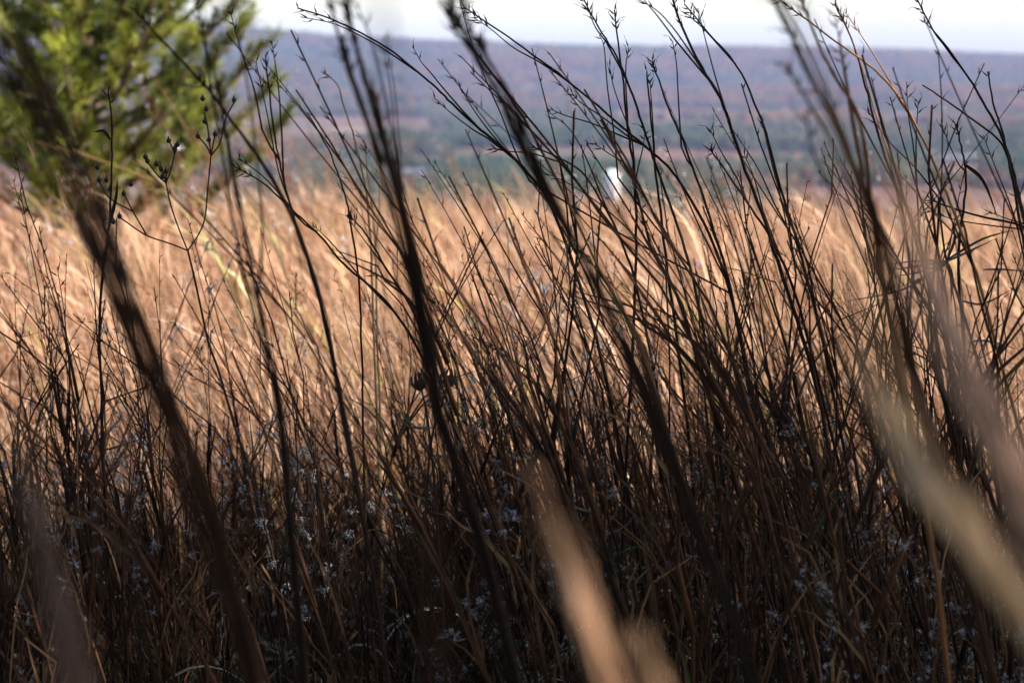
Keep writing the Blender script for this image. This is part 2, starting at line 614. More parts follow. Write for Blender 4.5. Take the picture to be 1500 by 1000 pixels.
# ---------------------------------------------------------------- pine
def pine_tree():
    Y = 9.0
    c = at(140, 300, Y)
    x0 = c.x
    zb = gz(x0, Y)
    root = empty('pine_tree', (x0, Y, zb))
    tag(root, 'young bright green pine standing at the edge of the tan field', 'tree')
    Ht = 2.1
    tr = MB()
    tp = [Vector((0.03 * math.sin(i), 0.02 * math.cos(i * 1.7), Ht * i / 9 - .1)) for i in range(10)]
    tr.tube(tp, [.05 * (1 - i / 10.5) + .006 for i in range(10)], (0.12, 0.085, 0.06), 8)
    tr.build('trunk', M_BARK, root)
    lb = MB(); cr = MB()

    def tuft(p, d, L, n):
        d = d.normalized()
        g = u(0, 1)
        base = Vector((0.03, 0.06, 0.010)).lerp(Vector((0.40, 0.42, 0.055)), g ** 1.2)
        for _ in range(n):
            v = Vector((random.gauss(0, 1), random.gauss(0, 1), random.gauss(0, 1))).normalized()
            q = (d * u(.35, 1.3) + v * .62).normalized()
            b = p + d * u(-.1, .02)
            cc = base * u(.75, 1.2)
            cr.spike(b, q * L * u(.75, 1.1), .0024, tuple(cc))

    nb = 105
    for i in range(nb):
        s = (i + .5) / nb
        z = .32 + s * (Ht - .39)
        a = i * 2.39996 + u(-.3, .3)
        prof = 0.62 * (1 - (z / Ht) ** 2.2) ** .8 + .08
        L = prof * u(.75, 1.12)
        dirh = Vector((math.cos(a), math.sin(a), 0))
        pts = []
        for k in range(6):
            q = k / 5
            pts.append(Vector((0, 0, z)) + dirh * L * q + Vector((0, 0, 1)) * (L * (.12 * q + .55 * q * q)))
        lb.tube(pts, [.011 * (1 - k / 6) + .003 for k in range(6)], (0.13, 0.09, 0.06), 5)
        for k in range(int(8 + L * 15)):
            q = u(.22, 1.0)
            j = min(4, int(q * 5)); f = q * 5 - j
            p = pts[j].lerp(pts[j + 1], f)
            side = Vector((-dirh.y, dirh.x, 0)) * u(-1, 1)
            d = dirh * .5 + side + Vector((0, 0, u(.3, 1.1)))
            e = p + d.normalized() * u(.05, .15) * (1.2 - .5 * q)
            lb.tube([p, p.lerp(e, .5) + Vector((0, 0, -.004)), e], [.004, .003, .002], (0.16, 0.12, 0.06), 4)
            tuft(e, d, u(.05, .075), 40)
        tuft(pts[-1], pts[-1] - pts[-2], .1, 34)
    tuft(tp[-1], Vector((0, 0, 1)), .12, 40)
    lb.build('limbs', M_BARK, root)
    cr.build('crown', M_NEEDLE, root, False)


pine_tree()

# ---------------------------------------------------------------- shade tree right of the camera
SHADE_C = Vector((-0.55, 0.75, 0.0))          # centre of its shadow on the ground


def shade_tree():
    hz = 4.6
    cc = SHADE_C + TO_SUN * (hz / TO_SUN.z)   # crown centre up the sun's ray
    base = Vector((cc.x, cc.y, gz(cc.x, cc.y)))
    root = empty('shade_tree', base)
    tag(root, 'broad leafy tree beside the grass that casts the foreground shade', 'tree')
    tr = MB()
    tr.tube(catmull([(0, 0, -.2), (.05, .03, 1.0), (-.04, .06, 2.2), (.03, 0, 3.4), (0, 0, 4.9)], 4),
            [.2 - .16 * i / 16 for i in range(17)], (0.09, 0.075, 0.06), 10)
    tr.build('trunk', M_BARK, root)
    lb = MB(); lf = MB()
    # patches of sun that fall on near stalks: open gaps between the twigs
    gaps = [(at(900, 1000, .5), .055), (at(1440, 830, .52), .065), (at(1450, 640, .62), .05), (at(1250, 130, 1.9), .06), (at(1300, 150, 2.3), .05),
            (at(30, 880, 2.9), .05), (at(1190, 860, 2.9), .06)]
    ts = np.array(TO_SUN)
    G = np.array([tuple(g[0]) for g in gaps]); Gr = np.array([g[1] for g in gaps])

    def blocked(p):
        q = np.array(p) - G
        al = q @ ts
        dist = np.linalg.norm(q - al[:, None] * ts, axis=1)
        return bool(np.any(dist < Gr + .05))
    clumps = []
    for i in range(230):
        while True:
            v = Vector((u(-1, 1), u(-1, 1), u(-1, 1)))
            if .25 < v.length < 1:
                break
        clumps.append(Vector((v.x * 2.8, v.y * 2.6, v.z * 2.0 + hz)))
    for k, c in enumerate(clumps):
        if k % 3 == 0:
            s = Vector((0, 0, max(1.5, c.z - 1.4)))
            pts = catmull([s, s.lerp(c, .45) + Vector((0, 0, .15)), c], 4)
            if not any(blocked(base + p) for p in pts):
                lb.tube(pts, [.05 * (1 - i / len(pts)) + .008 for i in range(len(pts))], (0.1, 0.08, 0.06), 5)
        for j in range(120):
            v = Vector((random.gauss(0, .36), random.gauss(0, .36), random.gauss(0, .3)))
            p = c + v
            if blocked(base + p):
                continue
            a = Vector((random.gauss(0, 1), random.gauss(0, 1), random.gauss(0, .6))).normalized()
            b = a.cross(Vector((u(-1, 1), u(-1, 1), u(-1, 1)))).normalized()
            L = u(.1, .16); W = L * .5
            g = u(.7, 1.2)
            lf.add([p - a * L * .5, p + b * W * .5 + a * L * .05, p + a * L * .5, p - b * W * .5 + a * L * .05], [(0, 1, 2, 3)], (0.06 * g, 0.085 * g, 0.025 * g))
    lb.build('limbs', M_BARK, root)
    lf.build('crown', M_LEAF, root, False)
    # unseen copies of the tree, added around the camera to block skylight
    for x, y, rz, sc_, lab in ((-5.2, -3.6, 1.2, 1.05, 'added sky-blocking tree far left behind the viewpoint'), (-1.4, -4.4, 2.6, 1.15, 'added sky-blocking tree straight behind the viewpoint'),
                               (2.6, -5.2, 4.1, 1.2, 'added sky-blocking tree right behind the viewpoint'), (-3.7, 0.4, 5.3, .95, 'added sky-blocking tree left of the shaded grass'),
                               (0.4, -2.3, 3.3, 1.0, 'added sky-blocking tree overhanging the viewpoint from behind')):
        r = root.copy(); COL.objects.link(r)
        r.location = (x, y, gz(x, y)); r.rotation_euler = (0, 0, rz); r.scale = (sc_, sc_, sc_)
        r['label'] = lab
        for ch in root.children:
            q = ch.copy(); COL.objects.link(q); q.parent = r


shade_tree()

# ---------------------------------------------------------------- grass kit
def shaded_culm_col(dark=None):
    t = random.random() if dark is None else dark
    a = Vector((0.013, 0.007, 0.005)); b = Vector((0.042, 0.018, 0.0095))  # near-black culms: the foreground shade is put into the colour
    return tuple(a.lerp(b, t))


def spikelets(mb, pts, n, size, col):
    """zigzag pairs of small awned spikelets along the last stretch of a branch"""
    m = len(pts)
    for i in range(n):
        s = min(1, max(.05, .25 + .75 * (i + u(0, 1)) / n))
        f = s * (m - 1); j = min(m - 2, int(f))
        p = pts[j].lerp(pts[j + 1], f - j)
        t = (pts[j + 1] - pts[j]).normalized()
        side = t.cross(Vector((u(-.5, .5), 1, u(-.5, .5)))).normalized() * (1 if i % 2 else -1)
        d = (t * u(.5, 1.2) + side * u(.15, .8) + Vector((0, u(-.4, .4), 0))).normalized() * size * u(.7, 1.2)
        mb.spike(p, d, size * .085, col)
        if random.random() < .7:
            mb.spike(p + d * .85, (d.normalized() * .6 + Vector((u(-.6, .6), u(-.6, .6), u(-.4, .6)))).normalized() * size * u(.5, .9), size * .03, col)


def fuzz(mb, p, r, n):
    """a feathery tuft of curved white hairs, longer to one side"""
    ax = Vector((random.gauss(0, 1), random.gauss(0, 1), random.gauss(0, 1))).normalized()
    for _ in range(n):
        v = (Vector((random.gauss(0, 1), random.gauss(0, 1), random.gauss(0, 1))).normalized() * .7 + ax * 1.1).normalized()
        g = u(.16, .52)
        a = Vector(p) + v * r * u(-.1, .2)
        L = r * u(.6, 1.4)
        v2 = (v + Vector((random.gauss(0, .5), random.gauss(0, .5), random.gauss(0, .5)))).normalized()
        mb.spike(a, v * L * .6, .00030, (g * .95, g, g * 1.1))
        mb.spike(a + v * L * .55, v2 * L * .6, .00022, (g * .95, g, g * 1.1))


def sway(p, d, L, bend, n=8, wob=.004):
    """a path from p along d that bends sideways (towards -x) as it rises"""
    out = []
    d = Vector(d).normalized()
    for i in range(n + 1):
        s = i / n
        out.append(Vector(p) + d * L * s + Vector((-bend * L * s * s, 0, -abs(bend) * .25 * L * s * s)) + Vector((u(-1, 1), u(-1, 1), 0)) * wob * s)
    return out


def interp(pts, s):
    f = max(0, min(.9999, s)) * (len(pts) - 1)
    j = int(f)
    return pts[j].lerp(pts[j + 1], f - j), (pts[j + 1] - pts[j]).normalized()


def stalk_pieces(H, lean, bend, style, thick=1.0):
    """list of (name, MB, material, children) in the stalk's own space"""
    pieces = []
    d = Vector((-lean, u(-.08, .08), 1))
    P = sway((0, 0, -.03), d, H, bend, 12, .010)
    if random.random() < .22:                  # snapped and folded over
        k0 = random.randint(6, 9)
        piv = P[k0]
        an = u(-.9, .9)
        for i in range(k0 + 1, 13):
            v = P[i] - piv
            P[i] = piv + Vector((v.x * math.cos(an) - v.z * math.sin(an), v.y, v.x * math.sin(an) + v.z * math.cos(an)))
    c = shaded_culm_col()
    mb = MB()
    mb.tube(P, [(.0017 - .0010 * i / 12) * thick for i in range(13)], c, 5)
    # sheaths wrap the culm at its nodes
    for s in (.18, .38, .58):
        a, t = interp(P, s); b, _ = interp(P, s + .1)
        mb.tube([a, a.lerp(b, .5), b], [.0024 * thick, .0021 * thick, .0017 * thick], tuple(Vector(c) * 1.25), 5)
    pieces.append(('culm', mb, M_CULM, []))
    for k in range({'plain': 2, 'leafy': 5, 'fuzzy': 2, 'forked': 3}[style]):
        s = u(.12, .6)
        p, t = interp(P, s)
        L = u(.1, .26)
        sx = random.choice((-1, 1))
        out = Vector((sx * u(.25, .6), u(-.4, .4), 0))
        q = [p + t * L * v + out * L * v * v * u(.5, .9) - Vector((0, 0, L * .25 * v ** 3)) for v in [i / 7 for i in range(8)]]
        bcol = Vector((0.03, 0.015, 0.01)).lerp(Vector((0.18, 0.10, 0.05)), random.random() ** 3)  # blades darker than the field's, shade included in the colour
        if random.random() < .05:
            bcol = Vector((0.03, 0.045, 0.015))
        b = MB(); b.blade(q, u(.0025, .0042), tuple(bcol), Vector((u(-.5, .5), -1, u(-.2, .2))))
        pieces.append(('leaf_blade', b, M_BLADE, []))
    nb = {'plain': 2, 'leafy': 2, 'fuzzy': 4, 'forked': 4}[style]
    for k in range(nb):
        s = .5 + .42 * (k + u(0, .8)) / nb
        p, t = interp(P, s)
        L = H * u(.16, .30)
        sx = -1 if (k % 2) else 1
        out = Vector((sx * u(.08, .26), u(-.2, .2), 0))
        q = [p + (t + out * (1 - .4 * v)) * L * v + Vector((-bend * .3 * L * v * v, 0, 0)) for v in [i / 6 for i in range(7)]]
        b = MB(); b.tube(q, [.0008 * thick - .0004 * thick * i / 6 for i in range(7)], c, 4)
        ch = []
        tm = MB()
        if style == 'fuzzy':
            for j in range(random.randint(2, 4)):
                pp, _ = interp(q, u(.4, 1))
                fuzz(tm, pp, u(.005, .012), 14)
            ch.append(('seed_tuft', tm, M_FUZZ))
        else:
            e = q[-3:]
            spikelets(tm, e, random.randint(3, 5), u(.007, .011), c)
            ch.append(('seed_tuft', tm, M_CULM))
        pieces.append(('seed_branch', b, M_CULM, ch))
    tm = MB(); e = P[-3:]
    if style == 'fuzzy':
        for j in range(3):
            pp, _ = interp(P, u(.8, 1))
            fuzz(tm, pp, u(.005, .012), 14)
        pieces.append(('seed_tuft', tm, M_FUZZ, []))
    else:
        spikelets(tm, e, 5, .010, c)
        pieces.append(('seed_tuft', tm, M_CULM, []))
    return pieces


def flat(pieces):
    """all pieces joined (for the uncountable grass)"""
    out = MB()
    for nm, mb, mt, ch in pieces:
        out.add(mb.v, mb.f, mb.c)
        for n2, m2, t2 in ch:
            out.add(m2.v, m2.f, m2.c)
    return out


# ---------------------------------------------------------------- sunlit field and the shaded sward (uncountable)
def field_clump(kind):
    mb = MB()
    n = 20
    for i in range(n):
        a = u(0, 6.28); r = .14 * math.sqrt(random.random())
        p = Vector((r * math.cos(a), r * math.sin(a), -.04))
        H = u(.36, .62) * (1.1 if kind == 1 else 1)
        lean = u(-.12, .22); bend = u(.02, .35)
        P = sway(p, Vector((-lean, u(-.15, .15), 1)), H, bend, 6, .008)
        t = random.random()
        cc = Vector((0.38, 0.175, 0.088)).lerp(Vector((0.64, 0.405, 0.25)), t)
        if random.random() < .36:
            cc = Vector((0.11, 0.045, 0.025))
        mb.tube(P, [.0015 - .0009 * k / 6 for k in range(7)], tuple(cc), 3, False)
        for k in range(3):
            s = u(.1, .75)
            q0, tt = interp(P, s)
            L = u(.12, .28)
            out = Vector((u(-.6, .5), u(-.5, .5), 0))
            q = [q0 + tt * L * v + out * L * v * v * .8 - Vector((0, 0, L * .3 * v ** 3)) for v in (0, .25, .5, .75, 1)]
            bc = Vector((0.54, 0.29, 0.17)).lerp(Vector((0.80, 0.545, 0.375)), random.random())
            if random.random() < .18:
                bc = Vector((0.20, 0.085, 0.05))
            if random.random() < (.3 if kind == 2 else .02):
                bc = Vector((0.42, 0.38, 0.10))
            mb.blade(q, u(.003, .005), tuple(bc), Vector((u(-1, 1), -1, u(-.3, .3))))
        if random.random() < .5:
            for j in range(4):
                pp, _ = interp(P, .7 + .3 * j / 4)
                for _ in range(3):
                    v = Vector((random.gauss(0, 1), random.gauss(0, 1), random.gauss(0, 1))).normalized()
                    mb.spike(pp, v * u(.005, .009), .0006, (.72, .62, .5))
    return mb.mesh('field_clump', M_FIELD, True)


def tall_tuft(kind):
    mb = MB()
    for i in range(3):
        pc = flat(stalk_pieces(u(.5, .72), u(-.05, .2), u(.05, .3), random.choice(('plain', 'forked', 'fuzzy')), 1.0))
        off = Vector((u(-.06, .06), u(-.06, .06), 0))
        tint = Vector((u(6, 12), u(6.5, 12), u(6, 10)))  # lifts the shade-darkened stalk colours to sunlit field tones
        mb.add([Vector(v) + off for v in pc.v], pc.f, [tuple(min(.7, c[k] * tint[k]) for k in range(3)) for c in pc.c])
    return mb.mesh('tall_tuft', M_FIELD, True)


def dark_tuft(kind):
    mb = MB()
    for i in range(2):
        pc = flat(stalk_pieces(u(.3, .62), u(-.12, .14), u(-.05, .2), random.choice(('plain', 'forked', 'leafy')), u(.7, 1.1)))
        off = Vector((u(-.06, .06), u(-.06, .06), 0))
        mb.add([Vector(v) + off for v in pc.v], pc.f, pc.c)
    return mb.mesh('dark_tuft', M_FIELD, True)


def shade_clump(kind):
    mb = MB()
    for i in range(9):
        a = u(0, 6.28); r = .12 * math.sqrt(random.random())
        pc = flat(stalk_pieces(u(.45, .85), u(-.05, .2), u(.05, .32), random.choice(('plain', 'leafy', 'forked', 'leafy')), .95))
        off = Vector((r * math.cos(a), r * math.sin(a), 0))
        mb.add([Vector(v) + off for v in pc.v], pc.f, pc.c)
    for i in range(16):                        # basal leaves
        a = u(0, 6.28); r = .1 * random.random()
        p = Vector((r * math.cos(a), r * math.sin(a), -.02))
        L = u(.15, .42)
        out = Vector((math.cos(a + u(-.6, .6)), math.sin(a + u(-.6, .6)), 0)) * u(.2, .6)
        q = [p + Vector((0, 0, 1)) * L * v + out * L * v * v - Vector((0, 0, L * .35 * v ** 3)) for v in [k / 6 for k in range(7)]]
        bc = Vector((0.020, 0.011, 0.007)).lerp(Vector((0.11, 0.062, 0.033)), random.random() ** 2.6)  # basal leaf colour lowered to deepen the shade
        mb.blade(q, u(.003, .005), tuple(bc), Vector((math.cos(a), math.sin(a), .2)))
    return mb.mesh('shade_clump', M_FIELD, True)


def fuzzy_tuft(kind):
    mb = MB()
    for i in range(2):
        pc = flat(stalk_pieces(u(.22, .5), u(-.3, .3), u(-.2, .4), 'fuzzy', .7))
        off = Vector((u(-.05, .05), u(-.05, .05), 0))
        mb.add([Vector(v) + off for v in pc.v], pc.f, pc.c)
    for i in range(5):                         # dead curled blades, pale or rusty
        p = Vector((u(-.08, .08), u(-.08, .08), u(.0, .12)))
        L = u(.06, .2); th = u(0, 6.28)
        out = Vector((math.cos(th), math.sin(th) * .6, 0))
        q = [p + (Vector((0, 0, 1)) * (v - .9 * v * v) + out * v) * L for v in [k / 7 for k in range(8)]]
        bc = random.choice((Vector((.34, .30, .25)), Vector((.2, .11, .05)), Vector((.09, .11, .035)), Vector((.28, .2, .12))))
        mb.blade(q, u(.002, .004), tuple(bc * u(.6, 1.1)), Vector((u(-1, 1), -1, .5)))
    return mb.mesh('fuzzy_tuft', M_FIELD, True)


def low_leaf_clump(kind):  # leaf colours lowered to carry the shade on the ground
    mb = MB()
    for i in range(26):
        a = u(0, 6.28); r = .13 * math.sqrt(random.random())
        p = Vector((r * math.cos(a), r * math.sin(a), 0))
        L = u(.04, .15)
        th = a + u(-1, 1)
        out = Vector((math.cos(th), math.sin(th), 0))
        q = [p + (Vector((0, 0, u(.5, .9))) * v + out * v * v * .9 - Vector((0, 0, .5 * v ** 3))) * L for v in (0, .25, .5, .75, 1)]
        if kind == 0:
            bc = Vector((0.025, 0.042, 0.014)) * u(.6, 1.3)
        elif kind == 1:
            bc = Vector((0.06, 0.037, 0.021)) * u(.4, 1.5)
        else:
            bc = Vector((0.09, 0.082, 0.075)) * u(.3, 1.6)
        mb.blade(q, u(.004, .010) if kind == 0 else u(.003, .006), tuple(bc), Vector((u(-1, 1), -1, .6)))
    return mb.mesh('low_leaves', M_FIELD, True)


def scatter_grass():
    # the sunlit field, thick near the brow of the hill
    def spread(n, y0, y1, half, keep=None):
        ys = np.sqrt(RNG.uniform(y0 ** 2, y1 ** 2, n))
        xs = RNG.uniform(-1, 1, n) * (half(ys))
        if keep is not None:
            k = keep(xs, ys); xs = xs[k]; ys = ys[k]
        return xs, ys
    def place(xs, ys, smin, smax):
        q = len(xs)
        P = np.stack([xs, ys, ground(xs, ys)], 1)
        R_ = np.stack([RNG.normal(0, .05, q), RNG.normal(0, .06, q), RNG.uniform(-.7, .7, q)], 1)
        s = RNG.uniform(smin, smax, q) * (1 + .2 * vnoise(xs, ys, .7, 41) + .12 * vnoise(xs, ys, .3, 42))
        return P, R_, np.stack([s, s, s * RNG.uniform(.85, 1.15, q)], 1)
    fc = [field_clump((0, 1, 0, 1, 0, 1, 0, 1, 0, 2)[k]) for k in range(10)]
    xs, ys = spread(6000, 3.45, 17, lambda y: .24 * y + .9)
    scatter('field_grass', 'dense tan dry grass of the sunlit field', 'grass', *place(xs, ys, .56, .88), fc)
    xs, ys = spread(150, 4.3, 12, lambda y: .24 * y + .4)
    scatter('tall_field_grass', 'scattered taller stalks standing out of the sunlit field', 'grass', *place(xs, ys, .9, 1.25), [tall_tuft(k) for k in range(5)])
    xs, ys = spread(2600, 4.6, 42, lambda y: .6 * y + 4, lambda x, y: (np.abs(x) > .24 * y + .9) | (y > 17))
    scatter('outer_field_grass', 'dry grass running on over the brow of the hill', 'grass', *place(xs, ys, .85, 1.2), fc)
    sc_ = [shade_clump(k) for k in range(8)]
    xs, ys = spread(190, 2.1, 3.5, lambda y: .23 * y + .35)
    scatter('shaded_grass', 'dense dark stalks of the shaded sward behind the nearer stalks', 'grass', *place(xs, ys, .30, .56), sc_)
    xs, ys = spread(120, 1.9, 3.0, lambda y: .23 * y + .05, lambda x, y: x < .03 * y)
    scatter('upright_grass', 'thin dark upright stalks thronging below the pine and the heavy bundle', 'grass', *place(xs, ys, .75, 1.05), [dark_tuft(k) for k in range(9)])
    xs, ys = spread(34, 2.5, 3.3, lambda y: .23 * y + .1, lambda x, y: x > .02 * y)
    scatter('thicket_grass', 'taller shaded thicket of stalks behind the sharp ones', 'grass', *place(xs, ys, .45, .75), sc_)
    xs, ys = spread(260, .9, 5.0, lambda y: .3 * y + 1.5, lambda x, y: np.abs(x) > .23 * y + .45)
    scatter('side_grass', 'shaded grass to either side', 'grass', *place(xs, ys, .8, 1.05), sc_)
    xs, ys = spread(150, 1.9, 3.3, lambda y: .23 * y + .1, lambda x, y: RNG.random(len(x)) < .35 + .65 * (x > -.05 * y))
    scatter('fuzzy_sward', 'low shaded sward of pale feathery seed tufts', 'grass', *place(xs, ys, .55, 1.1), [fuzzy_tuft(k) for k in range(8)])
    lv = [low_leaf_clump(k) for k in (0, 1, 2, 1)]
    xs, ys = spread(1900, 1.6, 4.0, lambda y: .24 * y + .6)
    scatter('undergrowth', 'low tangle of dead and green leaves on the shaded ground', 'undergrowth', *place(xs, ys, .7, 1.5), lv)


scatter_grass()

# ---------------------------------------------------------------- single grass stalks in and near the plane of focus
STYLES = {
    'plain': ('slim dark stalk with few seed branches', 'slim dark grass stalks'),
    'leafy': ('dark stalk with curled leaf blades', 'leafy dark grass stalks'),
    'fuzzy': ('stalk with pale fuzzy seed tufts', 'fuzzy seeded grass stalks'),
    'forked': ('dark stalk forking into awned seed branches', 'forked dark grass stalks'),
}
PLACES = [(260, 'in front of the pine'), (480, 'between the pine and the heavy dark bundle'), (740, 'behind the heavy dark bundle'), (960, 'in the thicket below the water tank'),
          (1220, 'in the thicket left of the brown bundle'), (9999, 'behind the pinkish straw bundle')]
PROTO = {}


def proto_stalk(style, k):
    key = (style, k)
    if key not in PROTO:
        H = u(.62, .86)
        pcs = stalk_pieces(H, u(-.06, .16), u(.0, .36), style, u(.9, 1.6))
        PROTO[key] = [(n, mb.mesh(n, mt), [(n2, m2.mesh(n2, t2)) for n2, m2, t2 in ch]) for n, mb, mt, ch in pcs]
    return PROTO[key]


def place_stalk(style, k, x, y, rz, s):
    root = empty('grass_stalk', (x, y, gz(x, y)))
    root.rotation_euler = (u(-.08, .08), u(-.13, .13), rz)
    root.scale = (s, s, s)
    px = 750 + x / y * FPX
    where = next(t for lim, t in PLACES if px < lim)
    size = 'tall ' if s > .8 else 'short ' if s < .62 else ''
    tag(root, size + STYLES[style][0] + ' ' + where, 'grass stalk', size + STYLES[style][1] + ' ' + where)
    for n, me, ch in proto_stalk(style, k):
        o = bpy.data.objects.new(n, me); COL.objects.link(o); o.parent = root
        for n2, me2 in ch:
            q = bpy.data.objects.new(n2, me2); COL.objects.link(q); q.parent = o


def scatter_stalks():
    n = 0
    while n < 255:
        Y = u(1.9, 3.0)
        px = u(-60, 1580)
        dens = .42 + .58 * min(1, max(0, (px - 620) / 300))
        if random.random() > dens:
            continue
        x = (px - 750) / FPX * Y + .05
        if 570 < px < 700 and Y < 2.5:
            continue
        r = random.random()
        style = 'forked' if r < .34 else 'plain' if r < .58 else 'leafy' if r < .80 else 'fuzzy'
        s = u(.66, 1.02) if px > 700 else u(.42, .86)
        if Y > 2.75:
            s *= .75
        if style == 'fuzzy':
            s *= .72
        place_stalk(style, random.randint(0, 13), x, Y, u(-1.0, 1.0) + (math.pi if random.random() < .2 else 0), s)
        n += 1


scatter_stalks()


# ---------------------------------------------------------------- stalks singled out in the photograph
def to_ground(path, Y):
    """carry a traced stalk on down to its root"""
    p = path[-1]; q = path[-2]
    t = (p - q).normalized()
    g = gz(p.x, Y)
    drop = p.z - g
    if drop > .01:
        s = -t.x / min(-.2, t.z)
        n = 4
        for i in range(1, n + 1):
            v = i / n
            path.append(Vector((p.x + s * drop * (v - .45 * v * v), p.y, p.z - drop * v - (.02 if i == n else 0))))
    return path


def hero(label, Y, main, branches=(), r0=.0017, r1=.0007, leaves=(), fuzzy=0, dark=None, tip=7, name='grass_stalk', group=None, strands=1, spread=.0, colr=None, tipsize=.011, fray=1.6):
    """a traced stalk: main and branches are pixel paths from tip downwards, at the upright plane y = Y"""
    path = to_ground(catmull([at(a, b, Y + .012 * math.sin(i * 1.3)) for i, (a, b) in enumerate(main)], 4), Y)
    root = empty(name, (path[-1].x, path[-1].y, gz(path[-1].x, path[-1].y)))
    o0 = Vector(root.location)
    tag(root, label, 'grass stalk', group)
    n = len(path)
    c = colr or shaded_culm_col(dark)
    for k in range(strands):
        off = Vector((u(-1, 1), u(-1, 1), 0)) * spread if strands > 1 else Vector()
        ph = u(0, 6)
        mb = MB()
        st = 0 if k == 0 else int(random.random() ** 1.8 * .4 * (n - 6)) if fray else int(random.random() ** .8 * .55 * (n - 7))
        pp = [p - o0 + off * (.6 + .35 * math.sin(ph + i * .35) + fray * (1 - i / n) ** 1.5) + (Vector((u(-.0006, .0006), 0, 0))) for i, p in enumerate(path)][st:]
        m = len(pp)
        ck = c if k == 0 else tuple(Vector(c) * u(.75, 1.3))
        mb.tube(pp, [r1 + (r0 - r1) * (i / (m - 1)) ** .8 for i in range(m)], ck, 6)
        mb.build('culm', M_CULM, root)
        if tip and k < 7:
            tm = MB()
            e = pp[:max(3, m // 7)][::-1]
            spikelets(tm, e, tip, tipsize, ck)
            tm.build('seed_tuft', M_CULM, root)
    for br in branches:
        q = catmull([at(a, b, Y + .01 * math.sin(i * 2.1 + br[0][0])) for i, (a, b) in enumerate(br)], 4)
        # the branch leaves the culm at a narrow angle a little further down
        e = q[-1]
        near = min(range(n), key=lambda i: (path[i] - e).length)
        dd = (path[near] - e).length
        k = near
        while k < n - 1 and (path[k] - path[near]).length < dd * 2.2 + .004:
            k += 1
        q += [e.lerp(path[k], .5) + (e - q[-3]) * .15, path[k]]
        q = [p - o0 for p in q]
        mb = MB()
        mb.tube(q, [.0004 + (.0010 - .0004) * i / (len(q) - 1) for i in range(len(q))], c, 5)
        b = mb.build('seed_branch', M_CULM, root)
        tm = MB()
        spikelets(tm, q[:max(3, len(q) // 3)][::-1], random.randint(3, 5), tipsize * u(.75, 1.1), c)
        if fuzzy:
            fuzz(tm, q[1], .007, 10)
        tm.build('seed_tuft', M_CULM, b)
    for lf in leaves:
        q = catmull([at(a, b, Y + .015 * i) for i, (a, b) in enumerate(lf)], 4)
        q = [p - o0 for p in q]
        mb = MB(); mb.blade(q, .0038, tuple(Vector(c) * 1.2), Vector((u(-.3, .3), -1, u(-.3, .3))))
        mb.build('leaf_blade', M_BLADE, root)
    return root


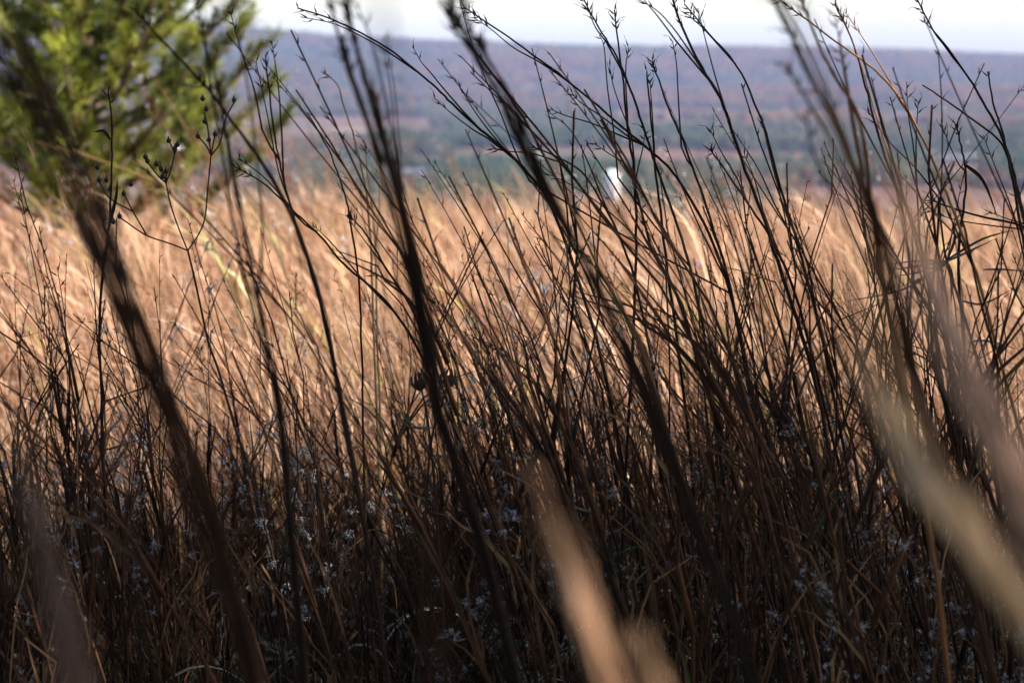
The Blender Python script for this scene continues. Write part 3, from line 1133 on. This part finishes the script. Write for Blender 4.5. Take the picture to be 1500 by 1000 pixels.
def heroes():
    # --- blurred stalks between the camera and the plane of focus
    hero('thick brown bundle of stalks leaning past the pine, soft with nearness', 1.0, [(10, 40), (70, 170), (125, 290), (165, 400), (215, 520), (270, 660), (320, 800), (375, 1000)],
         strands=11, spread=.0075, dark=.4, tip=5, r0=.0014, r1=.0009, fray=.9)
    hero('soft dark stalk crossing the right half of the pine', 1.45, [(298, -30), (318, 120), (335, 230), (358, 350), (378, 450), (400, 540), (418, 660), (430, 800)],
         [[(285, -20), (300, 60), (318, 120)], [(345, 30), (365, 140), (378, 250), (385, 330)]], strands=3, spread=.003, dark=.0, tip=4)
    hero('soft thin stalk slanting across the pine from upper left', 1.75, [(193, 12), (225, 50), (265, 92), (310, 142), (350, 195), (395, 260), (430, 330), (470, 450), (500, 600)], dark=.1, strands=2, spread=.002)
    hero('heavy dark bundle of stalks standing left of the bare ridge gap', 1.3, [(478, -40), (505, 55), (528, 130), (556, 220), (580, 310), (604, 410), (622, 500), (640, 600), (680, 720), (720, 860)],
         [[(508, -20), (540, 50), (560, 130), (578, 220), (592, 306)], [(562, 60), (575, 130), (582, 200), (590, 280)], [(498, 80), (520, 120), (545, 190)]],
         strands=8, spread=.0045, dark=.0, tip=5, r0=.0015, r1=.0010)
    hero('soft dark bundle with a thick nodding head over the far ridge', 1.3, [(660, -40), (684, 40), (700, 70), (722, 108), (742, 145), (763, 190), (790, 255), (830, 330), (880, 430), (930, 540)],
         strands=5, spread=.0035, dark=.0, tip=8, r0=.0009, r1=.0011)
    hero('soft grey wisp of a stalk very close against the sky', .38, [(548, -60), (562, 40), (575, 140), (588, 280), (600, 450), (622, 700), (650, 1050)], dark=.5, tip=0, r0=.0007, r1=.0006)
    hero('soft brownish wisp of a stalk very close above the straw bundles', .40, [(1120, -60), (1165, 20), (1200, 100), (1230, 230), (1260, 420), (1340, 640), (1430, 770), (1600, 1000)], colr=(.20, .13, .08), tip=0, r0=.0007, r1=.0006)
    hero('brown stalk bundle curving down past the middle of the right half', 1.25, [(1095, -40), (1142, 40), (1175, 110), (1208, 170), (1238, 235), (1268, 300), (1292, 380), (1310, 450), (1345, 580), (1390, 740)],
         [[(1180, 160), (1190, 220), (1215, 275), (1240, 330)], [(1205, 130), (1232, 190), (1252, 250), (1268, 300)]],
         strands=5, spread=.004, dark=.9, tip=4, r0=.0012)
    hero('orange brown stalk catching sun beside the brown bundle', 1.6, [(1150, -30), (1184, 51), (1211, 105), (1238, 150), (1254, 195), (1266, 260), (1275, 320), (1290, 420), (1320, 560)],
         [[(1222, 20), (1234, 80), (1246, 150), (1255, 200)], [(1228, 60), (1240, 130), (1250, 190), (1262, 250)]], dark=1.0, strands=2, spread=.003, colr=(.11, .048, .02))
    # --- pale bundles very near the lens, sunlight partly put into their colour
    straw = (.62, .42, .25)  # albedo raised in place of sun that does not reach the bundle
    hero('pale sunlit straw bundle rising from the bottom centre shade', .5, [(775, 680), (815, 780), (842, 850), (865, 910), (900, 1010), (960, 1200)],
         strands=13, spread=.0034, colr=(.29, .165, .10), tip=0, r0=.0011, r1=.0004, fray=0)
    hero('broad straw bundle, coloured pale yellow as if sunlit, slanting to the lower right', .52, [(1240, 500), (1295, 590), (1340, 660), (1385, 730), (1450, 830), (1530, 960), (1620, 1120)],
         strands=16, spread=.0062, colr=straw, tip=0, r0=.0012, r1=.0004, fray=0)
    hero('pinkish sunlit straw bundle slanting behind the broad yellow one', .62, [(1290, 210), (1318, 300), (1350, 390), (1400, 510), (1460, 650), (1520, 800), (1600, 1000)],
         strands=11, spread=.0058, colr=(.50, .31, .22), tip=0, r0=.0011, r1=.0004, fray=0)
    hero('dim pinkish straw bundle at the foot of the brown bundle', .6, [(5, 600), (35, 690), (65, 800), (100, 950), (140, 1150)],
         strands=9, spread=.0045, colr=(.13, .08, .062), tip=0, r0=.0011, r1=.0004, fray=0)  # straw darkened in colour to look shaded
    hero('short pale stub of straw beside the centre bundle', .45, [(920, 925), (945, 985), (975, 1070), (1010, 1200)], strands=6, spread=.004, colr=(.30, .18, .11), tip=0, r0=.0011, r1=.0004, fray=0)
    # --- sharp stalks, left half
    hero('sharp stalk with paired seed branches drooping from the pine edge', 2.35, [(345, 245), (383, 266), (420, 300), (447, 325), (475, 352), (505, 388), (560, 435), (600, 490), (640, 570), (690, 680)],
         [[(350, 232), (385, 258), (415, 290)], [(458, 330), (475, 345), (500, 372), (530, 408)], [(375, 90), (392, 170), (408, 250), (430, 312)]], dark=0)
    hero('leaning stalk with soft leaf blades right of the pine', 2.1, [(388, 80), (400, 180), (412, 250), (428, 310), (452, 385), (475, 470), (495, 560), (520, 690)],
         [[(335, 10), (352, 70), (372, 130), (384, 190)], [(398, 60), (408, 130), (413, 200)]], dark=0)
    hero('solitary thin stalk tip standing before the grey valley', 2.4, [(450, 165), (470, 198), (490, 240), (505, 285), (514, 330), (525, 410), (530, 520), (532, 620)], dark=0, tip=0, r0=.0013, r1=.0006)
    hero('stalk with a tight seed spike rising at the grass edge below the valley', 2.4, [(511, 315), (530, 335), (548, 362), (570, 400), (600, 445), (630, 520), (660, 600)],
         [[(512, 322), (540, 360), (565, 392)], [(545, 400), (570, 425), (592, 450)]], dark=0)
    hero('upright dark stalk with a bent tip in front of the pine', 2.35, [(158, 132), (163, 160), (164, 200), (163, 260), (160, 330), (150, 400), (146, 470), (148, 560), (150, 660)],
         leaves=[[(162, 205), (152, 192), (136, 194)], [(160, 330), (170, 290), (172, 260)]], dark=0, tip=3)
    hero('slender stalk with a nodding pale seed spike beside the heavy bundle', 3.0, [(535, 215), (538, 250), (545, 300), (550, 360), (552, 450), (555, 560)], [[(552, 250), (556, 290), (554, 330)], [(528, 275), (530, 310), (540, 350)]], colr=(.26, .18, .1), tipsize=.014)
    hero('slender tan stalk arching before the grey valley', 2.9, [(474, 107), (495, 125), (505, 160), (520, 205), (530, 250), (540, 310), (545, 400)], colr=(.2, .13, .075))
    # --- sharp stalks, middle
    hero('long stalk with two strands sweeping down right from the top', 2.4, [(435, 12), (485, 28), (541, 55), (578, 78), (612, 106), (640, 130), (662, 152), (686, 175), (720, 203), (747, 226), (774, 254), (800, 288), (822, 338), (850, 420), (880, 520), (905, 640)],
         [[(440, 25), (492, 36), (545, 62), (580, 84)], [(604, 68), (618, 92), (632, 108), (648, 128), (680, 165)], [(636, 144), (660, 165), (690, 188), (715, 203)], [(673, 126), (690, 155), (712, 186), (735, 214)], [(720, 218), (745, 222), (780, 225), (820, 238)]], dark=0, r0=.0019)
    hero('fine stalk with two parallel seed branches crossing the blue ridge', 2.45, [(679, 10), (704, 27), (745, 55), (782, 82), (816, 106), (850, 134), (884, 162), (918, 192), (952, 220), (978, 244), (1004, 280), (1040, 345), (1070, 430), (1095, 540)],
         [[(695, 27), (718, 42), (752, 70), (788, 90), (816, 108)], [(673, -10), (676, 10), (690, 60), (712, 118), (735, 170), (752, 215), (775, 265)], [(806, 160), (830, 170), (865, 180), (900, 195)], [(838, 136), (850, 150), (880, 170), (920, 200)]], dark=0)
    hero('tall stalk with awned tips leaning from the top centre', 2.4, [(853, -5), (876, 40), (898, 74), (916, 112), (930, 150), (944, 192), (962, 245), (985, 310), (1010, 390), (1030, 480), (1045, 590)],
         [[(862, 15), (872, 40), (888, 62)], [(878, 52), (885, 70), (890, 130), (900, 200), (905, 260)]], dark=0)
    hero('upright branching stalk holding three small seed heads against the sky', 2.4, [(900, 15), (905, 62), (912, 112), (917, 162), (922, 205), (929, 250), (932, 340), (930, 430), (925, 540)],
         [[(921, 70), (917, 95), (917, 130), (919, 165)], [(893, 98), (899, 128), (910, 160), (924, 196), (929, 235)], [(870, 210), (892, 225), (915, 240), (929, 262)], [(945, 190), (942, 215), (936, 240), (931, 262)]], dark=0, tipsize=.012)
    hero('slim stalk with a closed spike beside the branching stalk', 2.45, [(947, 105), (952, 152), (957, 212), (963, 272), (972, 350), (985, 450)], [[(952, 118), (955, 160), (958, 210)]], dark=0, tip=2)
    hero('dark stalk with a dense raceme above the water tank side', 2.4, [(955, 90), (968, 125), (980, 160), (1000, 205), (1020, 260), (1040, 320), (1065, 400), (1085, 500)], [[(985, 60), (991, 95), (994, 150), (998, 215)]], dark=0, tip=9)
    hero('strong dark stalk with many branches curving through the skyline', 2.25, [(978, -20), (1003, 48), (1028, 98), (1056, 146), (1072, 190), (1092, 250), (1116, 312), (1140, 385), (1168, 470), (1195, 560), (1215, 660)],
         [[(925, -5), (960, 14), (985, 40), (1008, 72), (1030, 104)], [(936, -8), (964, 25), (990, 60)], [(1022, 12), (1035, 65), (1050, 120), (1064, 165)]], dark=0, r0=.0022, r1=.001)
    hero('thin stalk crossing behind the strong dark one', 2.5, [(1002, 6), (1036, 46), (1078, 95), (1104, 148), (1122, 195), (1140, 262), (1158, 322), (1180, 400), (1205, 500)],
         [[(1008, 22), (1030, 42), (1060, 75)], [(1065, 178), (1090, 215), (1112, 250), (1135, 300)], [(1116, 178), (1126, 220), (1136, 260)]], dark=0)
    hero('stalk with long fine branch reaching left towards the ridge', 2.55, [(780, 215), (812, 228), (850, 250), (878, 290), (905, 340), (930, 410), (950, 500)], [[(805, 165), (835, 190), (858, 230), (880, 285)], [(795, 252), (835, 270), (880, 300), (930, 345), (975, 390)]], dark=0)
    hero('stalk with hooked seed tip before the brown bundle', 2.4, [(1040, 218), (1052, 235), (1075, 268), (1100, 305), (1130, 350), (1165, 430), (1190, 520)], [[(1040, 190), (1058, 225), (1080, 262)], [(1090, 225), (1105, 262), (1118, 310)]], dark=0)
    # --- sharp stalks, right
    hero('fine orange stalk arching across the top of the brown bundle', 2.3, [(1138, -2), (1184, 31), (1238, 71), (1282, 103), (1308, 131), (1332, 165), (1356, 212), (1380, 268), (1405, 330), (1430, 400), (1455, 490)],
         [[(1238, 18), (1272, 68), (1298, 110), (1318, 148)], [(1218, -10), (1244, 48), (1263, 100), (1273, 135), (1290, 190), (1310, 245)]], colr=(.22, .11, .05))
    hero('dark stalk with slim spikes right of the brown bundle', 2.4, [(1222, 5), (1246, 55), (1262, 104), (1274, 150), (1288, 200), (1308, 262), (1335, 320), (1360, 400), (1385, 490)],
         [[(1270, 160), (1300, 205), (1340, 245), (1375, 290)], [(1328, 120), (1330, 165), (1338, 215), (1342, 260)], [(1345, 150), (1342, 200), (1342, 250)]], dark=0)
    hero('lone tall stalk with a forked tip against the right sky', 2.4, [(1342, -4), (1367, 44), (1398, 86), (1425, 123), (1446, 160), (1469, 202), (1486, 258), (1498, 310), (1515, 400)], [[(1353, 32), (1368, 46), (1388, 70)]], dark=0)
    hero('thin bare twig meeting the lone tall stalk from the left', 2.42, [(1352, 125), (1382, 145), (1415, 168), (1445, 190), (1468, 212), (1485, 260), (1502, 330)], dark=0, tip=0, r0=.0013)
    hero('straight dark stalk at the far right above the spiky whorl', 2.4, [(1446, 105), (1455, 150), (1470, 200), (1484, 268), (1498, 345), (1510, 430)], [[(1440, 198), (1460, 250), (1480, 300), (1492, 340)]], dark=0, tip=2)
    hero('dark stalk with crooked raceme and drooping leaf at right', 2.4, [(1401, 182), (1408, 215), (1414, 245), (1414, 285), (1408, 330), (1404, 400), (1410, 480)],
         [[(1378, 180), (1392, 215), (1404, 240), (1413, 250)]], leaves=[[(1412, 240), (1440, 265), (1462, 320)]], dark=0, tip=8)
    hero('stalk with wide horizontal twigs in front of the tan field', 2.45, [(1362, 292), (1395, 305), (1440, 318), (1500, 333), (1560, 380), (1590, 480)], [[(1358, 308), (1400, 322), (1450, 330), (1500, 336)], [(1448, 310), (1480, 322), (1510, 330)]], dark=0, tip=5)


heroes()


# ---------------------------------------------------------------- other plants
def ball(mb, p, r, col):
    V = []; F = []
    seg = 8; rings = 5
    for i in range(rings + 1):
        th = math.pi * i / rings
        for j in range(seg):
            a = 2 * math.pi * j / seg
            V.append(Vector(p) + Vector((math.sin(th) * math.cos(a), math.sin(th) * math.sin(a), math.cos(th))) * r * u(.88, 1.1))
    for i in range(rings):
        for j in range(seg):
            F.append((i * seg + j, i * seg + (j + 1) % seg, (i + 1) * seg + (j + 1) % seg, (i + 1) * seg + j))
    mb.add(V, F, col)


def bead_forb():
    Y = 2.4
    c = (.035, .022, .017)
    main = to_ground(catmull([at(a, b, Y) for a, b in [(275, 367), (282, 395), (292, 440), (305, 500), (320, 542), (340, 610), (366, 692), (396, 800), (416, 892)]], 4), Y)
    root = empty('wildflower', (main[-1].x, main[-1].y, gz(main[-1].x, main[-1].y)))
    o0 = Vector(root.location)
    tag(root, 'branching wildflower skeleton with black bead seed heads before the pine', 'wildflower')
    mb = MB(); mb.tube([p - o0 for p in main], [.0011 + .0006 * i / len(main) for i in range(len(main))], c, 6)
    mb.build('stem', M_CULM, root)
    brs = [([(275, 367), (290, 345), (300, 320), (304, 280), (309, 228)], []),
           ([(309, 228), (306, 200), (303, 180), (299, 165)], [(302, 160), (297, 145)]),
           ([(309, 228), (303, 215), (292, 202)], [(290, 200)]), ([(309, 228), (312, 212), (315, 198)], [(315, 197)]),
           ([(309, 228), (322, 210), (330, 175), (343, 150)], [(343, 147)]), ([(307, 212), (306, 205)], [(306, 205)]), ([(304, 185), (300, 178)], [(300, 178)]),
           ([(275, 367), (262, 335), (250, 300), (243, 268)], []),
           ([(243, 268), (232, 258), (220, 243), (212, 232)], [(213, 230), (216, 236)]), ([(243, 268), (250, 250), (256, 225), (260, 213)], [(260, 212), (256, 218)]),
           ([(243, 268), (238, 252), (230, 240)], [(229, 240)]), ([(243, 268), (244, 254)], [(243, 251), (236, 248), (238, 259)]), ([(256, 225), (248, 207)], [(247, 206)]),
           ([(275, 367), (250, 357), (215, 345), (185, 325), (175, 318)], [(175, 317), (166, 325)]),
           ([(215, 345), (195, 310), (182, 285)], [(181, 284), (192, 270)]), ([(195, 310), (160, 290), (145, 265)], [(145, 264), (156, 264), (161, 277), (143, 245)])]
    for path, beads in brs:
        q = [p - o0 for p in catmull([at(a, b, Y) for a, b in path], 4)]
        mb = MB(); mb.tube(q, .0008, c, 5)
        b = mb.build('branch', M_CULM, root)
        for (a, bb) in beads:
            hb = MB(); p = at(a, bb, Y) - o0
            ball(hb, p, .0026, (.022, .015, .013))
            hb.spike(p, Vector((0, 0, .006)), .0012, (.03, .02, .015))
            hb.build('seed_head', M_HEAD, b)


bead_forb()


def cup_flower(px, py, foot, label):
    Y = 2.25
    c = (.03, .02, .015)
    path = to_ground(catmull([at(a, b, Y) for a, b in [(px, py)] + foot], 5), Y)
    root = empty('wildflower', (path[-1].x, path[-1].y, gz(path[-1].x, path[-1].y)))
    o0 = Vector(root.location)
    tag(root, label, 'wildflower')
    mb = MB(); mb.tube([p - o0 for p in path], [.0009 + .0007 * i / len(path) for i in range(len(path))], c, 6)
    mb.build('stem', M_CULM, root)
    hb = MB()
    p = path[0] - o0
    ax = (path[0] - path[3]).normalized()
    ball(hb, p + ax * .003, .0058, c)
    h = hb.build('seed_head', M_HEAD, root)
    bm = MB()
    a = ax.cross(Vector((0, 1, 0))).normalized(); b = ax.cross(a)
    for k in range(11):
        th = k * 2 * math.pi / 11
        s = a * math.cos(th) + b * math.sin(th)
        q = [p + s * .0055, p + s * .0085 + ax * .006, p + s * .007 + ax * .012, p + s * .0045 + ax * .016]
        bm.blade(q, .0035, c, s)
    bm.build('bracts', M_HEAD, h)
    for k in range(4):
        f = .25 + .17 * k
        pp, t = interp([x - o0 for x in path], f)
        sx = -1 if k % 2 else 1
        q = [pp + Vector((sx * .035 * v, u(-.01, .01), .03 * v * v - .012 * v)) for v in (0, .25, .5, .75, 1)]
        lb = MB(); lb.blade(q, .004, (.045, .05, .025), Vector((0, -.4, 1)))
        lb.build('leaf', M_LEAF, root)


cup_flower(617, 568, [(622, 590), (628, 625), (634, 680), (640, 760)], 'wildflower with dark cup seed head touching the heavy stalk bundle')
cup_flower(655, 563, [(648, 590), (636, 625), (628, 680), (622, 780)], 'wildflower with dark bristly cup tilted right of its twin')
cup_flower(872, 702 - 0, [(874, 740), (880, 800)], 'short wildflower with dark cup deep in the shaded sward')
cup_flower(420, 812, [(420, 850), (424, 900)], 'short wildflower with dark cup low beside the leaning stem')


def whorl_forb():
    Y = 2.3
    c = (.035, .022, .018)
    path = to_ground(catmull([at(a, b, Y) for a, b in [(1376, 300), (1380, 340), (1387, 383), (1405, 440), (1430, 520), (1455, 610), (1478, 720)]], 4), Y)
    root = empty('wildflower', (path[-1].x, path[-1].y, gz(path[-1].x, path[-1].y)))
    o0 = Vector(root.location)
    tag(root, 'dark forb with a star of needle leaves spread sideways over the tan field', 'wildflower')
    mb = MB(); mb.tube([p - o0 for p in path], [.0009 + .001 * i / len(path) for i in range(len(path))], c, 6)
    mb.build('stem', M_CULM, root)
    lv = [[(1387, 383), (1350, 382), (1292, 388)], [(1387, 383), (1345, 390), (1300, 396)], [(1387, 384), (1350, 398), (1303, 406)], [(1387, 385), (1355, 405), (1310, 424)],
          [(1385, 388), (1320, 425), (1234, 442)], [(1387, 383), (1420, 368), (1462, 348)], [(1388, 380), (1440, 350), (1490, 336)], [(1387, 385), (1394, 410), (1393, 445)],
          [(1388, 380), (1398, 350), (1394, 320)], [(1405, 440), (1440, 445), (1485, 422)], [(1412, 475), (1390, 480), (1370, 485)], [(1420, 500), (1450, 500), (1492, 512)], [(1430, 520), (1410, 512), (1385, 520)],
          [(1440, 395), (1470, 395), (1510, 398)]]
    for k, pth in enumerate(lv):
        q = [p - o0 for p in catmull([at(a, b, Y + .015 * i * (1 if k % 2 else -1)) for i, (a, b) in enumerate(pth)], 4)]
        b = MB(); b.blade(q, .0026 if k != 7 else .005, c, Vector((0, -1, .4)))
        b.build('needle_leaf', M_LEAF, root)


whorl_forb()


def pink_flower(px, py, Y, label):
    top = at(px, py, Y)
    g = gz(top.x, Y)
    root = empty('pink_flower', (top.x, Y, g))
    tag(root, label, 'flower')
    H = top.z - g
    mb = MB(); mb.tube([(0, 0, -.02), (.01, 0, H * .5), (0, 0, H)], [.002, .0016, .0013], (.12, .15, .05), 5)
    mb.build('stem', M_LEAF, root)
    for k in range(9):
        a = k * 2 * math.pi / 9
        s = Vector((math.cos(a), math.sin(a), 0))
        b = MB(); b.blade([Vector((0, 0, H)) + s * .014 * v + Vector((0, 0, .012 * v)) for v in (0, .35, .7, 1)], .009, (.62, .25, .5), Vector((0, 0, 1)))
        b.build('petal', M_LEAF, root)
    mb = MB(); ball(mb, (0, 0, H + .002), .004, (.5, .35, .08))
    mb.build('flower_head', M_HEAD, root)


pink_flower(1027, 392, 5.6, 'small pink flower among the tan grass, upper of two')
pink_flower(1046, 478, 5.2, 'small pink flower among the tan grass, lower of two')
